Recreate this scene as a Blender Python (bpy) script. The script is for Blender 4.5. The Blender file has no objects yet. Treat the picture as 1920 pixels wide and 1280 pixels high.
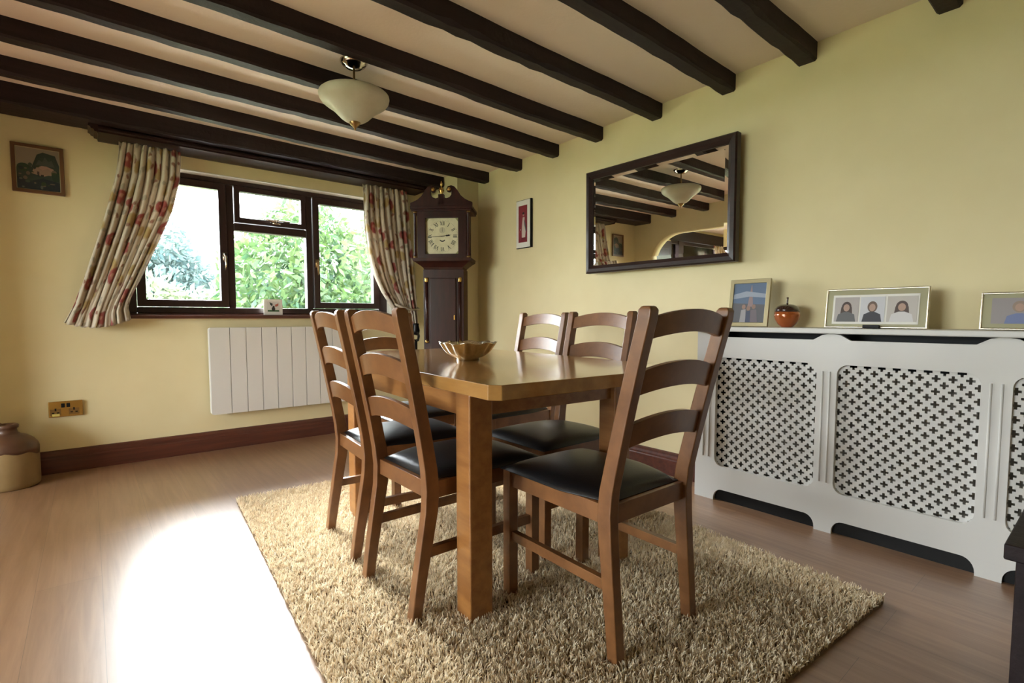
import bpy, bmesh, math, random
import numpy as np
from mathutils import Vector, Matrix
random.seed(7); np.random.seed(7)
S = bpy.context.scene
COL = S.collection
PI = math.pi
# ------------------------------------------------------------------ camera
cd = bpy.data.cameras.new('camera'); cam = bpy.data.objects.new('camera', cd); COL.objects.link(cam)
cd.sensor_width = 36; cd.lens = 957 / 1920 * 36; cd.shift_y = 13.5 / 1920; cd.clip_start = .02
cam.location = (0, 0, 1.0); cam.rotation_euler = (math.radians(90 - 3.5), 0, math.radians(-39.6))
S.camera = cam
# ------------------------------------------------------------------ sky, daylight, exposure
W = bpy.data.worlds.new('world'); S.world = W; W.use_nodes = True
wn = W.node_tree.nodes; bg = wn['Background']
bg.inputs[0].default_value = (0.93, 0.96, 1.0, 1); bg.inputs[1].default_value = 15.0
S.view_settings.view_transform = 'Standard'; S.view_settings.look = 'None'
S.view_settings.exposure = 1.3; S.view_settings.gamma = 1; S.view_settings.use_curve_mapping = False
def portal(loc, rot, sx, sy):
    l = bpy.data.lights.new('window_daylight', 'AREA'); l.shape = 'RECTANGLE'; l.size = sx; l.size_y = sy
    l.cycles.is_portal = True
    o = bpy.data.objects.new('window_daylight', l); COL.objects.link(o); o.location = loc; o.rotation_euler = rot
portal((1.16, 4.62, 1.55), (-PI / 2, 0, 0), 2.0, 1.15)
portal((-3.85, 2.15, 1.27), (0, -PI / 2, 0), 1.65, 2.5)
portal((-2.59, 4.72, 1.32), (-PI / 2, 0, 0), 1.62, 1.65)
# hazy sky with the sun behind thin cloud, on the window side of the house
wl = W.node_tree.links; tc = wn.new('ShaderNodeTexCoord'); dt = wn.new('ShaderNodeVectorMath'); dt.operation = 'DOT_PRODUCT'
gd = Vector((-.06, math.cos(math.radians(31)), math.sin(math.radians(31)))).normalized(); dt.inputs[1].default_value = gd
cl = wn.new('ShaderNodeMath'); cl.operation = 'MAXIMUM'; cl.inputs[1].default_value = 0
pw = wn.new('ShaderNodeMath'); pw.operation = 'POWER'; pw.inputs[1].default_value = 40
ml = wn.new('ShaderNodeMath'); ml.operation = 'MULTIPLY_ADD'; ml.inputs[1].default_value = 130; ml.inputs[2].default_value = 11
wl.new(tc.outputs['Generated'], dt.inputs[0]); wl.new(dt.outputs['Value'], cl.inputs[0]); wl.new(cl.outputs[0], pw.inputs[0]); wl.new(pw.outputs[0], ml.inputs[0]); wl.new(ml.outputs[0], bg.inputs[1])

# ------------------------------------------------------------------ helpers
def tag(o, label=None, cat=None, group=None, kind=None):
    if label: o['label'] = label
    if cat: o['category'] = cat
    if group: o['group'] = group
    if kind: o['kind'] = kind
    return o
def empty(name, loc=(0, 0, 0), rz=0, label=None, cat=None, group=None):
    o = bpy.data.objects.new(name, None); COL.objects.link(o); o.location = loc; o.rotation_euler = (0, 0, rz)
    o.empty_display_size = .1
    return tag(o, label, cat, group)
def mk(name, bm, mats, parent=None, smooth=False, bevel=0, seg=2):
    me = bpy.data.meshes.new(name)
    if isinstance(bm, bpy.types.Mesh): me = bm
    else:
        bmesh.ops.recalc_face_normals(bm, faces=bm.faces[:]); bm.to_mesh(me); bm.free()
    if not isinstance(mats, (list, tuple)): mats = [mats]
    for m in mats: me.materials.append(m)
    if smooth:
        for p in me.polygons: p.use_smooth = True
    o = bpy.data.objects.new(name, me); COL.objects.link(o)
    if parent: o.parent = parent
    if bevel:
        b = o.modifiers.new('bevel', 'BEVEL'); b.width = bevel; b.segments = seg; b.limit_method = 'ANGLE'; b.angle_limit = math.radians(40)
        for p in me.polygons: p.use_smooth = True
        b.harden_normals = True
    return o
def box(bm, x0, x1, y0, y1, z0, z1, mi=0):
    v = [bm.verts.new((x, y, z)) for z in (z0, z1) for y in (y0, y1) for x in (x0, x1)]
    for q in ((0, 2, 3, 1), (4, 5, 7, 6), (0, 1, 5, 4), (2, 6, 7, 3), (0, 4, 6, 2), (1, 3, 7, 5)):
        f = bm.faces.new([v[i] for i in q]); f.material_index = mi
    return v
def B(*boxes):
    bm = bmesh.new()
    for b in boxes: box(bm, *b)
    return bm
def prism(bm, pts, a, b, axis='x', mi=0):
    """extrude a 2-D outline; axis x: pts are (y,z); y: (x,z); z: (x,y)"""
    def P(p, t): return {'x': (t, p[0], p[1]), 'y': (p[0], t, p[1]), 'z': (p[0], p[1], t)}[axis]
    v0 = [bm.verts.new(P(p, a)) for p in pts]; v1 = [bm.verts.new(P(p, b)) for p in pts]
    n = len(pts)
    fs = [bm.faces.new(v0[::-1]), bm.faces.new(v1)]
    for i in range(n): fs.append(bm.faces.new((v0[i], v0[(i + 1) % n], v1[(i + 1) % n], v1[i])))
    for f in fs: f.material_index = mi
def lathe(bm, prof, c=(0, 0, 0), n=32, mi=0, wave=None):
    rings = []
    for k, (r, z) in enumerate(prof):
        ring = []
        for i in range(n):
            a = 2 * PI * i / n; rr, zz = r, z
            if wave: rr, zz = wave(k, a, r, z)
            ring.append(bm.verts.new((c[0] + rr * math.cos(a), c[1] + rr * math.sin(a), c[2] + zz)))
        rings.append(ring)
    for a, b in zip(rings, rings[1:]):
        for i in range(n):
            f = bm.faces.new((a[i], a[(i + 1) % n], b[(i + 1) % n], b[i])); f.material_index = mi
    if prof[0][0] > 1e-6: bm.faces.new(rings[0][::-1]).material_index = mi
    if prof[-1][0] > 1e-6: bm.faces.new(rings[-1]).material_index = mi
def tube(bm, pts, r, n=8, mi=0):
    pts = [Vector(p) for p in pts]; rings = []
    for i, p in enumerate(pts):
        t = (pts[min(i + 1, len(pts) - 1)] - pts[max(i - 1, 0)]).normalized()
        u = t.orthogonal().normalized() if i == 0 else (u - t * u.dot(t)).normalized()
        v = t.cross(u); rr = r[i] if isinstance(r, (list, tuple)) else r
        rings.append([bm.verts.new(p + (u * math.cos(2 * PI * k / n) + v * math.sin(2 * PI * k / n)) * rr) for k in range(n)])
    for a, b in zip(rings, rings[1:]):
        for k in range(n): bm.faces.new((a[k], a[(k + 1) % n], b[(k + 1) % n], b[k])).material_index = mi
    bm.faces.new(rings[0][::-1]).material_index = mi; bm.faces.new(rings[-1]).material_index = mi
def plate(outline, holes, depth, fn):
    """flat board with holes; fn maps (u,v,w) to 3-D, w runs 0..depth"""
    cu = bpy.data.curves.new('tmp', 'CURVE'); cu.dimensions = '2D'; cu.fill_mode = 'BOTH'; cu.extrude = depth / 2
    for pl in [outline] + list(holes):
        s = cu.splines.new('POLY'); s.points.add(len(pl) - 1); s.use_cyclic_u = True
        for i, (u, v) in enumerate(pl): s.points[i].co = (u, v, 0, 1)
    o = bpy.data.objects.new('tmp', cu); COL.objects.link(o)
    dg = bpy.context.evaluated_depsgraph_get(); dg.update()
    me = bpy.data.meshes.new_from_object(o.evaluated_get(dg))
    bpy.data.objects.remove(o); bpy.data.curves.remove(cu)
    for v in me.vertices: v.co = Vector(fn(v.co.x, v.co.y, v.co.z + depth / 2))
    bm = bmesh.new(); bm.from_mesh(me); bpy.data.meshes.remove(me)
    bmesh.ops.remove_doubles(bm, verts=bm.verts, dist=1e-5)
    return bm
def rrect(u0, u1, v0, v1, r, n=6, corners='abcd'):
    pts = []
    for k, (cx, cy, a0, nm) in enumerate(((u1 - r, v1 - r, 0, 'a'), (u0 + r, v1 - r, 90, 'b'), (u0 + r, v0 + r, 180, 'c'), (u1 - r, v0 + r, 270, 'd'))):
        if nm in corners:
            for i in range(n + 1):
                a = math.radians(a0 + 90 * i / n); pts.append((cx + r * math.cos(a), cy + r * math.sin(a)))
        else:
            pts.append(((u1, v1), (u0, v1), (u0, v0), (u1, v0))[k])
    return pts
def ellipse(cx, cy, a, b, n=20, rot=0):
    c, s = math.cos(rot), math.sin(rot)
    return [(cx + a * math.cos(t) * c - b * math.sin(t) * s, cy + a * math.cos(t) * s + b * math.sin(t) * c) for t in (2 * PI * i / n for i in range(n))]

# ------------------------------------------------------------------ materials
def mat(name, col, rough=.5, metal=0, coat=0, spec=None, noise=None, bump=None, coatr=.1):
    m = bpy.data.materials.new(name); m.use_nodes = True; nt = m.node_tree; b = nt.nodes['Principled BSDF']
    b.inputs['Base Color'].default_value = (*col, 1); b.inputs['Roughness'].default_value = rough; b.inputs['Metallic'].default_value = metal
    b.inputs['Coat Weight'].default_value = coat; b.inputs['Coat Roughness'].default_value = coatr
    if spec is not None: b.inputs['Specular IOR Level'].default_value = spec
    if noise or bump:
        tc = nt.nodes.new('ShaderNodeTexCoord')
    if noise:   # (scale vector, colour2, detail)
        sc, c2, dt = noise
        mp = nt.nodes.new('ShaderNodeMapping'); mp.inputs['Scale'].default_value = sc
        nz = nt.nodes.new('ShaderNodeTexNoise'); nz.inputs['Scale'].default_value = 1; nz.inputs['Detail'].default_value = dt
        nz.inputs['Roughness'].default_value = .6
        rp = nt.nodes.new('ShaderNodeValToRGB'); rp.color_ramp.elements[0].position = .35; rp.color_ramp.elements[1].position = .65
        rp.color_ramp.elements[0].color = (*col, 1); rp.color_ramp.elements[1].color = (*c2, 1)
        nt.links.new(tc.outputs['Object'], mp.inputs[0]); nt.links.new(mp.outputs[0], nz.inputs['Vector'])
        nt.links.new(nz.outputs['Fac'], rp.inputs[0]); nt.links.new(rp.outputs[0], b.inputs['Base Color'])
    if bump:    # (scale, strength, distance)
        nb = nt.nodes.new('ShaderNodeTexNoise'); nb.inputs['Scale'].default_value = bump[0]; nb.inputs['Detail'].default_value = 4
        bp = nt.nodes.new('ShaderNodeBump'); bp.inputs['Strength'].default_value = bump[1]; bp.inputs['Distance'].default_value = bump[2]
        nt.links.new(tc.outputs['Object'], nb.inputs['Vector']); nt.links.new(nb.outputs['Fac'], bp.inputs['Height']); nt.links.new(bp.outputs[0], b.inputs['Normal'])
    return m
M = {}
M['wall'] = mat('wall_paint', (.80, .70, .43), .75, noise=((3, 3, 3), (.77, .67, .40), 3), bump=(260, .12, .002))
M['wallwhite'] = mat('white_paint', (.80, .78, .68), .7, bump=(200, .1, .002))
M['ceil'] = mat('ceiling_plaster', (.88, .765, .655), .85, noise=((2, 2, 2), (.85, .73, .61), 3), bump=(60, .25, .004))
M['beam'] = mat('beam_wood', (.012, .006, .007), .6, spec=.35, noise=((1.5, 30, 30), (.024, .013, .014), 5), bump=(40, .5, .004))
M['darkwood'] = mat('dark_stained_wood', (.030, .011, .009), .45, noise=((2, 40, 40), (.016, .007, .006), 4), coat=.1, spec=.35)
M['skirting'] = mat('skirting_wood', (.115, .030, .018), .35, noise=((2, 40, 40), (.065, .018, .012), 4), coat=.3)
M['oak'] = mat('chair_oak', (.235, .100, .034), .34, noise=((9, 9, 9), (.15, .060, .020), 5), coat=.25, coatr=.2)
M['oakz'] = mat('table_oak', (.36, .16, .045), .35, noise=((30, 4, 30), (.26, .105, .028), 5), coat=.2, coatr=.2)
M['oaktop'] = mat('table_top_oak', (.42, .215, .058), .24, noise=((18, 2, 18), (.31, .15, .040), 5), coat=1.0, coatr=.12)
M['leather'] = mat('black_leather', (.006, .006, .007), .38, spec=.42, bump=(180, .15, .002))
M['plastic'] = mat('white_plastic', (.74, .73, .71), .35)
M['coverwhite'] = mat('white_satin', (.70, .69, .66), .5)
M['brass'] = mat('brass', (.62, .40, .13), .25, metal=1)
M['darkbrass'] = mat('aged_brass', (.36, .23, .10), .35, metal=1)
M['chrome'] = mat('polished_nickel', (.62, .56, .46), .15, metal=1)
M['silver'] = mat('silver', (.74, .70, .60), .20, metal=1, noise=((40, 40, 40), (.60, .54, .42), 3))
M['black'] = mat('black', (.006, .006, .006), .5, spec=.25)
M['blackmetal'] = mat('black_iron', (.015, .014, .014), .35, metal=.6)
M['mahog'] = mat('mahogany', (.045, .012, .009), .30, noise=((20, 20, 3), (.022, .007, .006), 4), coat=.12, coatr=.15, spec=.3)
M['pvc'] = mat('brown_window_frame', (.040, .019, .018), .3, noise=((40, 3, 3), (.028, .014, .014), 4))
M['mirror'] = mat('mirror_glass', (.93, .94, .92), .0, metal=1)
M['copper'] = mat('copper_glaze', (.42, .10, .018), .14, coat=1, metal=.3)
M['stone1'] = mat('salt_glaze_tan', (.30, .20, .085), .45, noise=((6, 6, 6), (.24, .15, .06), 3), coat=.1)
M['stone2'] = mat('salt_glaze_brown', (.085, .038, .022), .40, noise=((6, 6, 6), (.13, .06, .03), 3), coat=.15)
M['goldframe'] = mat('champagne_frame', (.42, .36, .21), .35, metal=.5)
M['paper'] = mat('white_card', (.78, .76, .70), .6)
M['linen'] = mat('curtain_lining', (.72, .64, .50), .8)
def flat(c, r=.5): 
    k = 'flat_%d_%d_%d' % tuple(int(255 * x) for x in c)
    if k not in M: M[k] = mat(k, c, r)
    return M[k]
# shade of frosted marbled glass
m = mat('marbled_glass', (.84, .81, .70), .45, noise=((9, 9, 9), (.70, .67, .55), 4), coat=.1, coatr=.3); M['shade'] = m
nt = m.node_tree; b = nt.nodes['Principled BSDF']; b.inputs['Transmission Weight'].default_value = .0; b.inputs['Subsurface Weight'].default_value = 0
tr = nt.nodes.new('ShaderNodeBsdfTranslucent'); tr.inputs[0].default_value = (.85, .8, .62, 1); mx = nt.nodes.new('ShaderNodeMixShader'); mx.inputs[0].default_value = .35
nt.links.new(b.outputs[0], mx.inputs[1]); nt.links.new(tr.outputs[0], mx.inputs[2]); nt.links.new(mx.outputs[0], nt.nodes['Material Output'].inputs[0])
# window glass
m = bpy.data.materials.new('window_glass'); m.use_nodes = True; nt = m.node_tree; nt.nodes.remove(nt.nodes['Principled BSDF'])
t = nt.nodes.new('ShaderNodeBsdfTransparent'); t.inputs[0].default_value = (.96, .98, .97, 1); g = nt.nodes.new('ShaderNodeBsdfGlossy'); g.inputs['Roughness'].default_value = .0
fr = nt.nodes.new('ShaderNodeFresnel'); fr.inputs[0].default_value = 1.45; mx = nt.nodes.new('ShaderNodeMixShader')
nt.links.new(fr.outputs[0], mx.inputs[0]); nt.links.new(t.outputs[0], mx.inputs[1]); nt.links.new(g.outputs[0], mx.inputs[2]); nt.links.new(mx.outputs[0], nt.nodes['Material Output'].inputs[0])
M['glass'] = m
# laminate floor: boards along y
m = bpy.data.materials.new('laminate_floor'); m.use_nodes = True; nt = m.node_tree; b = nt.nodes['Principled BSDF']; N = nt.nodes.new; L = nt.links.new
tc = N('ShaderNodeTexCoord'); mp = N('ShaderNodeMapping'); mp.inputs['Rotation'].default_value = (0, 0, PI / 2)
br = N('ShaderNodeTexBrick'); br.inputs['Scale'].default_value = 1; br.inputs['Brick Width'].default_value = 1.25; br.inputs['Row Height'].default_value = .19
br.inputs['Mortar Size'].default_value = .0005; br.inputs['Mortar Smooth'].default_value = .2; br.offset = .37
br.inputs['Color1'].default_value = (.0, .0, .0, 1); br.inputs['Color2'].default_value = (1, 1, 1, 1); br.inputs['Mortar'].default_value = (.5, .5, .5, 1)
mp2 = N('ShaderNodeMapping'); mp2.inputs['Scale'].default_value = (22, 1.3, 1)
nz = N('ShaderNodeTexNoise'); nz.inputs['Scale'].default_value = 1.4; nz.inputs['Detail'].default_value = 6; nz.inputs['Roughness'].default_value = .62; nz.inputs['Distortion'].default_value = .6
rp = N('ShaderNodeValToRGB'); e = rp.color_ramp.elements; e[0].position = .3; e[0].color = (.25, .125, .062, 1); e[1].position = .72; e[1].color = (.40, .235, .135, 1)
mx = N('ShaderNodeMix'); mx.data_type = 'RGBA'; mx.blend_type = 'MULTIPLY'; mx.inputs[0].default_value = 1
rp2 = N('ShaderNodeValToRGB'); rp2.color_ramp.elements[0].color = (.88, .88, .88, 1); rp2.color_ramp.elements[1].color = (1, 1, 1, 1)
mm = N('ShaderNodeMix'); mm.data_type = 'RGBA'; mm.inputs[7].default_value = (.06, .03, .018, 1)
L(tc.outputs['Object'], mp.inputs[0]); L(mp.outputs[0], br.inputs['Vector']); L(tc.outputs['Object'], mp2.inputs[0]); L(mp2.outputs[0], nz.inputs['Vector'])
L(nz.outputs['Fac'], rp.inputs[0]); L(br.outputs['Color'], rp2.inputs[0]); L(rp.outputs[0], mx.inputs[6]); L(rp2.outputs[0], mx.inputs[7])
L(mx.outputs[2], mm.inputs[6]); L(br.outputs['Fac'], mm.inputs[0]); L(mm.outputs[2], b.inputs['Base Color'])
b.inputs['Roughness'].default_value = .38; b.inputs['Specular IOR Level'].default_value = .7; b.inputs['Coat Weight'].default_value = 1.0; b.inputs['Coat Roughness'].default_value = .30
M['floor'] = m
# rug pile
m = bpy.data.materials.new('rug_pile'); m.use_nodes = True; nt = m.node_tree; b = nt.nodes['Principled BSDF']; N = nt.nodes.new; L = nt.links.new
at = N('ShaderNodeAttribute'); at.attribute_name = 'rnd'; rp = N('ShaderNodeValToRGB'); e = rp.color_ramp.elements
e[0].color = (.64, .48, .29, 1); e[1].color = (.96, .87, .68, 1); L(at.outputs['Fac'], rp.inputs[0]); L(rp.outputs[0], b.inputs['Base Color']); b.inputs['Roughness'].default_value = .7
t = N('ShaderNodeBsdfTranslucent'); L(rp.outputs[0], t.inputs[0]); mx = N('ShaderNodeMixShader'); mx.inputs[0].default_value = .3
L(b.outputs[0], mx.inputs[1]); L(t.outputs[0], mx.inputs[2]); L(mx.outputs[0], nt.nodes['Material Output'].inputs[0])
M['pile'] = m; M['rugbase'] = mat('rug_backing', (.20, .13, .07), .9)
# floral curtain fabric, pattern laid out on the cloth's own uv
m = bpy.data.materials.new('floral_fabric'); m.use_nodes = True; nt = m.node_tree; b = nt.nodes['Principled BSDF']; N = nt.nodes.new; L = nt.links.new
uv = N('ShaderNodeUVMap'); uv.uv_map = 'UVMap'
nd = N('ShaderNodeTexNoise'); nd.inputs['Scale'].default_value = 9; nd.inputs['Detail'].default_value = 3
va = N('ShaderNodeVectorMath'); va.operation = 'SCALE'; va.inputs[3].default_value = .10
vb = N('ShaderNodeVectorMath'); vb.operation = 'ADD'
L(uv.outputs[0], nd.inputs['Vector']); L(nd.outputs['Color'], va.inputs[0]); L(uv.outputs[0], vb.inputs[0]); L(va.outputs[0], vb.inputs[1])
def blot(scale, off, lo, hi, c, prev, sub=None):
    mp = N('ShaderNodeMapping'); mp.inputs['Location'].default_value = (off, off * .7, 0); L(vb.outputs[0], mp.inputs[0])
    vo = N('ShaderNodeTexVoronoi'); vo.inputs['Scale'].default_value = scale; vo.voronoi_dimensions = '2D'; L(mp.outputs[0], vo.inputs['Vector'])
    r = N('ShaderNodeMapRange'); r.inputs[1].default_value = lo; r.inputs[2].default_value = hi; r.inputs[3].default_value = 1; r.inputs[4].default_value = 0; L(vo.outputs['Distance'], r.inputs[0])
    k = N('ShaderNodeMix'); k.data_type = 'RGBA'; L(r.outputs[0], k.inputs[0]); k.inputs[7].default_value = (*c, 1)
    if hasattr(prev, 'links'): L(prev, k.inputs[6])
    else: k.inputs[6].default_value = (*prev, 1)
    return k.outputs[2]
c = blot(9, 3.3, .12, .20, (.40, .35, .27), (.62, .54, .43))
c = blot(4.6, 1.7, .15, .24, (.42, .30, .13), c)
c = blot(3.6, 5.1, .16, .21, (.30, .075, .065), c)
c = blot(6.5, 5.6, .07, .13, (.27, .14, .10), c)
c = blot(3.6, 5.1, .04, .08, (.50, .24, .17), c)
L(c, b.inputs['Base Color']); b.inputs['Roughness'].default_value = .85
t = N('ShaderNodeBsdfTranslucent'); L(c, t.inputs[0]); mx = N('ShaderNodeMixShader'); mx.inputs[0].default_value = .16
L(b.outputs[0], mx.inputs[1]); L(t.outputs[0], mx.inputs[2]); L(mx.outputs[0], nt.nodes['Material Output'].inputs[0])
M['floral'] = m
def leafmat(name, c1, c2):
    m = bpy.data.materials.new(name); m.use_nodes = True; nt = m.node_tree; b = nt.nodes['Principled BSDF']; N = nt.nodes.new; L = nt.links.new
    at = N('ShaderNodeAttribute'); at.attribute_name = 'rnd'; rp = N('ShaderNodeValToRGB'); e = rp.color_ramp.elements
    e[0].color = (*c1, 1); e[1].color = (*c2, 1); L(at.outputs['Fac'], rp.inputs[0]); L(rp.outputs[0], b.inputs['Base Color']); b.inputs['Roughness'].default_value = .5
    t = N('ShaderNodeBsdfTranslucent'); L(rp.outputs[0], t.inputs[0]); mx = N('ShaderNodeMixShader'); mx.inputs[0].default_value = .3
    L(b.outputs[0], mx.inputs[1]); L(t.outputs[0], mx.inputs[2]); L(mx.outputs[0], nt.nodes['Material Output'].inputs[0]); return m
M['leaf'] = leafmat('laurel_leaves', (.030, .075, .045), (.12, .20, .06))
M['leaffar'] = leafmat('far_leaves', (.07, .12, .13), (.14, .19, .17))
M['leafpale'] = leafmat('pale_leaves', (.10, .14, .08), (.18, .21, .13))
M['bark'] = mat('bark', (.06, .04, .03), .9); M['lawn'] = mat('lawn', (.16, .20, .09), .9, noise=((2, 2, 2), (.20, .22, .11), 4)); M['bounceslab'] = mat('pale_bounce_slab', (.62, .58, .50), .8, noise=((3, 3, 3), (.55, .51, .44), 4))

# ------------------------------------------------------------------ room shell
XR, XL, YB, YF = 2.82, -.62, 4.37, -2.1
def cz(y, x=None): return 2.378 - .021 * y + (.0 if x is None else TILT * (XR - x))
TILT = .040 / 3.2
def struct(name, bm, m, parent=None, **k):
    o = mk(name, bm, m, parent, **k)
    if not parent: o['kind'] = 'structure'
    return o
struct('floor', B((-3.9, 3.1, -2.4, 4.9, -.12, 0)), M['floor'])
bm = B((-3.9, 3.1, -2.4, 4.9, 0, 2.72))
for v in bm.verts:
    if v.co.z < 1: v.co.z = cz(v.co.y, v.co.x)
struct('ceiling', bm, M['ceil'])
struct('wall_right', B((XR, XR + .28, -2.4, 4.9, 0, 2.6)), M['wall'])
WX0, WX1, WZ0, WZ1 = .20, 2.17, 1.02, 2.06
fy = lambda y0: (lambda u, v, w: (u, y0 + w, v))
fx = lambda x0: (lambda u, v, w: (x0 + w, u, v))
bm = plate([(-.62, 0), (XR, 0), (XR, 2.5), (-.62, 2.5)], [[(WX0, WZ0), (WX1, WZ0), (WX1, WZ1), (WX0, WZ1)]], .26, fy(YB)); struct('wall_back', bm, M['wall'])
arch = [(4.10, 0), (4.10, 1.68)] + [(3.70 + .40 * math.cos(math.radians(a)), 1.68 + .37 * math.sin(math.radians(a))) for a in range(10, 91, 10)] + \
       [(1.0 + .40 * math.cos(math.radians(a)), 1.68 + .37 * math.sin(math.radians(a))) for a in range(90, 181, 10)] + [(.6, 0)]
bm = plate([(-2.4, 0), (.6, 0)] + arch[::-1][1:-1] + [(4.10, 0), (4.9, 0), (4.9, 2.55), (-2.4, 2.55)], [], .14, fx(XL - .14)); struct('wall_left', bm, M['wall'])
struct('wall_front', B((XL, XR, YF - .25, YF, 0, 2.5)), M['wall'])
bm = plate([(-2.4, 0), (4.9, 0), (4.9, 2.5), (-2.4, 2.5)], [[(.9, .45), (3.4, .45), (3.4, 2.1), (.9, 2.1)]], .2, fx(-3.8)); struct('wall_far_left', bm, M['wall'])
bm = plate([(-3.6, 0), (XL - .14, 0), (XL - .14, 2.5), (-3.6, 2.5)], [[(-3.4, .5), (-1.78, .5), (-1.78, 2.15), (-3.4, 2.15)]], .2, fy(4.5)); struct('wall_side_garden', bm, M['wall'])
dr = struct('door_1', B((-1.74, -.90, 4.46, 4.499, 0, 2.10)), M['pvc'], bevel=.004)
for z0_, z1_ in ((.15, .95), (1.08, 1.98)): mk('panel', B((-1.64, -1.34, 4.452, 4.46, z0_, z1_)), M['pvc'], dr, bevel=.004); mk('panel', B((-1.28, -1.0, 4.452, 4.46, z0_, z1_)), M['pvc'], dr, bevel=.004)
mk('door_handle', B((-.99, -.96, 4.42, 4.452, 1.0, 1.03)), M['brass'], dr)
struct('trim_3', B((-3.5, -1.74, 4.44, 4.499, 2.13, 2.30)), M['beam'])
struct('wall_side_house', B((-3.6, XL - .14, -2.35, -2.1, 0, 2.5)), M['wall'])
# boxed corner beside the clock
struct('trim_1', B((2.59, XR, 3.90, YB, 0, cz(4.2) + .02)), M['wall'])
def skirt(name, a, b, y=None, x=None):
    prof = [(0, 0), (.022, 0), (.022, .095), (.017, .102), (.017, .112), (.012, .125), (.010, .140), (.0, .146)]
    bm = bmesh.new()
    if y is not None: prism(bm, [(y - p[0], p[1]) for p in prof], a, b, 'x')
    else: prism(bm, [(x - p[0], p[1]) for p in prof], a, b, 'y')
    return struct(name, bm, M['skirting'])
skirt('baseboard_back', XL, 2.59, y=YB); skirt('baseboard_right', 1.50, 3.90, x=XR); skirt('baseboard_corner', 2.59, XR, y=3.90)
# ceiling beams
def beam(y0, y1, z0, x0=XL, x1=XR, name='ceiling_beam', zt=None, tilt=None):
    tilt = TILT if tilt is None else tilt
    bm = bmesh.new(); n = 46; zt = zt or cz((y0 + y1) / 2) + .01
    rings = []
    for i in range(n + 1):
        x = x0 + (x1 - x0) * i / n; j = lambda s: random.uniform(-s, s)
        c = .008 + abs(j(.004)) + (random.random() < .06) * .008
        d = .003 * math.sin(x * 5 + y0 * 9)
        a0, a1, zb = y0 + d + j(.0018), y1 + d + j(.0018), z0 + tilt * (XR - x) + j(.0018) + .003 * math.sin(x * 3 + y0 * 7)
        zx = zt + TILT * (XR - x)
        rings.append([bm.verts.new(p) for p in ((x, a0, zx), (x, a0, zb + c), (x, a0 + c, zb), (x, a1 - c, zb), (x, a1, zb + c), (x, a1, zx))])
    for a, b in zip(rings, rings[1:]):
        for k in range(6): bm.faces.new((a[k], a[(k + 1) % 6], b[(k + 1) % 6], b[k]))
    bm.faces.new(rings[0][::-1]); bm.faces.new(rings[-1])
    return mk(name, bm, M['beam'])
BY = [(3.732, 3.812), (3.276, 3.36), (2.84, 2.92), (2.41, 2.49), (1.93, 2.012), (1.455, 1.54), (1.05, 1.138), (.50, .585), (.05, .135), (-.40, -.315), (-.86, -.775), (-1.32, -1.235), (-1.78, -1.695)]
where = ['nearest the clock and wall beam', 'second from the window wall beam', 'third from the window wall beam', 'just past the ceiling light on the window side', 'just behind the ceiling light, above the mirror corner',
         'ending above the middle of the mirror', 'ending at the right wall, last whole one in view', 'whose tip just shows at the top right edge of the picture']
for i, (a, b) in enumerate(BY):
    o = beam(a, b, cz((a + b) / 2) - .088)
    lab = 'dark rough timber ceiling beam ' + where[i] if i < 8 else 'dark rough timber ceiling beam behind the camera'
    tag(o, lab, 'ceiling beam', 'dark timber beams across the ceiling')
o = beam(4.11, YB, 2.205, XL, 2.58, 'wall_beam', tilt=.003); tag(o, 'deep dark timber wall beam above the window and curtains', 'ceiling beam')

# ------------------------------------------------------------------ window
FY0, FY1 = 4.47, 4.54
wf = B((.20, .265, FY0, FY1, 1.03, 2.06), (2.085, 2.17, FY0, FY1, 1.03, 2.06), (.265, 2.085, FY0, FY1, 1.03, 1.075), (.265, 2.085, FY0, FY1, 2.02, 2.06),
       (.845, .895, FY0, FY1, 1.075, 2.02), (1.44, 1.49, FY0, FY1, 1.075, 2.02), (.895, 1.44, FY0, FY1, 1.675, 1.735), (WX0, WX1, 4.50, 4.63, 1.0, 1.03))
win = struct('window_1', wf, M['pvc'], bevel=.006)
def casement(x0, x1, z0, z1, fw, y0=4.452, y1=4.512):
    bm = plate([(x0, z0), (x1, z0), (x1, z1), (x0, z1)], [[(x0 + fw, z0 + fw), (x1 - fw, z0 + fw), (x1 - fw, z1 - fw), (x0 + fw, z1 - fw)]], y1 - y0, fy(y0))
    o = mk('casement', bm, M['pvc'], win, bevel=.005)
    g = mk('pane', B((x0 + fw - .005, x1 - fw + .005, y0 + .03, y0 + .034, z0 + fw - .005, z1 - fw + .005)), M['glass'], o); return o
def handle(x, z, par, flip=1):
    bm = bmesh.new(); box(bm, x - .012, x + .012, 4.436, 4.452, z - .035, z + .035)
    tube(bm, [(x, 4.442, z + .02), (x, 4.415, z + .022), (x + .004 * flip, 4.404, z), (x + .004 * flip, 4.404, z - .06), (x + .001, 4.41, z - .10)], [.008, .008, .008, .007, .006])
    mk('handle', bm, M['chrome'] if flip > 0 else M['darkbrass'], par, smooth=True)
c1 = casement(.268, .842, 1.078, 2.017, .052); handle(.817, 1.46, c1)
c2 = casement(.898, 1.437, 1.738, 2.017, .040)
bm = bmesh.new(); box(bm, 1.17, 1.23, 4.436, 4.452, 1.748, 1.768); tube(bm, [(1.20, 4.445, 1.76), (1.20, 4.42, 1.765), (1.17, 4.41, 1.768), (1.11, 4.405, 1.775)], .008); tube(bm, [(1.10, 4.43, 1.782), (1.3, 4.43, 1.778)], .006); mk('handle', bm, M['chrome'], c2, smooth=True)
c3 = casement(1.493, 2.082, 1.078, 2.017, .052); handle(1.518, 1.46, c3, -1)
mk('pane', B((.895, 1.44, 4.50, 4.504, 1.075, 1.675)), M['glass'], win)
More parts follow.
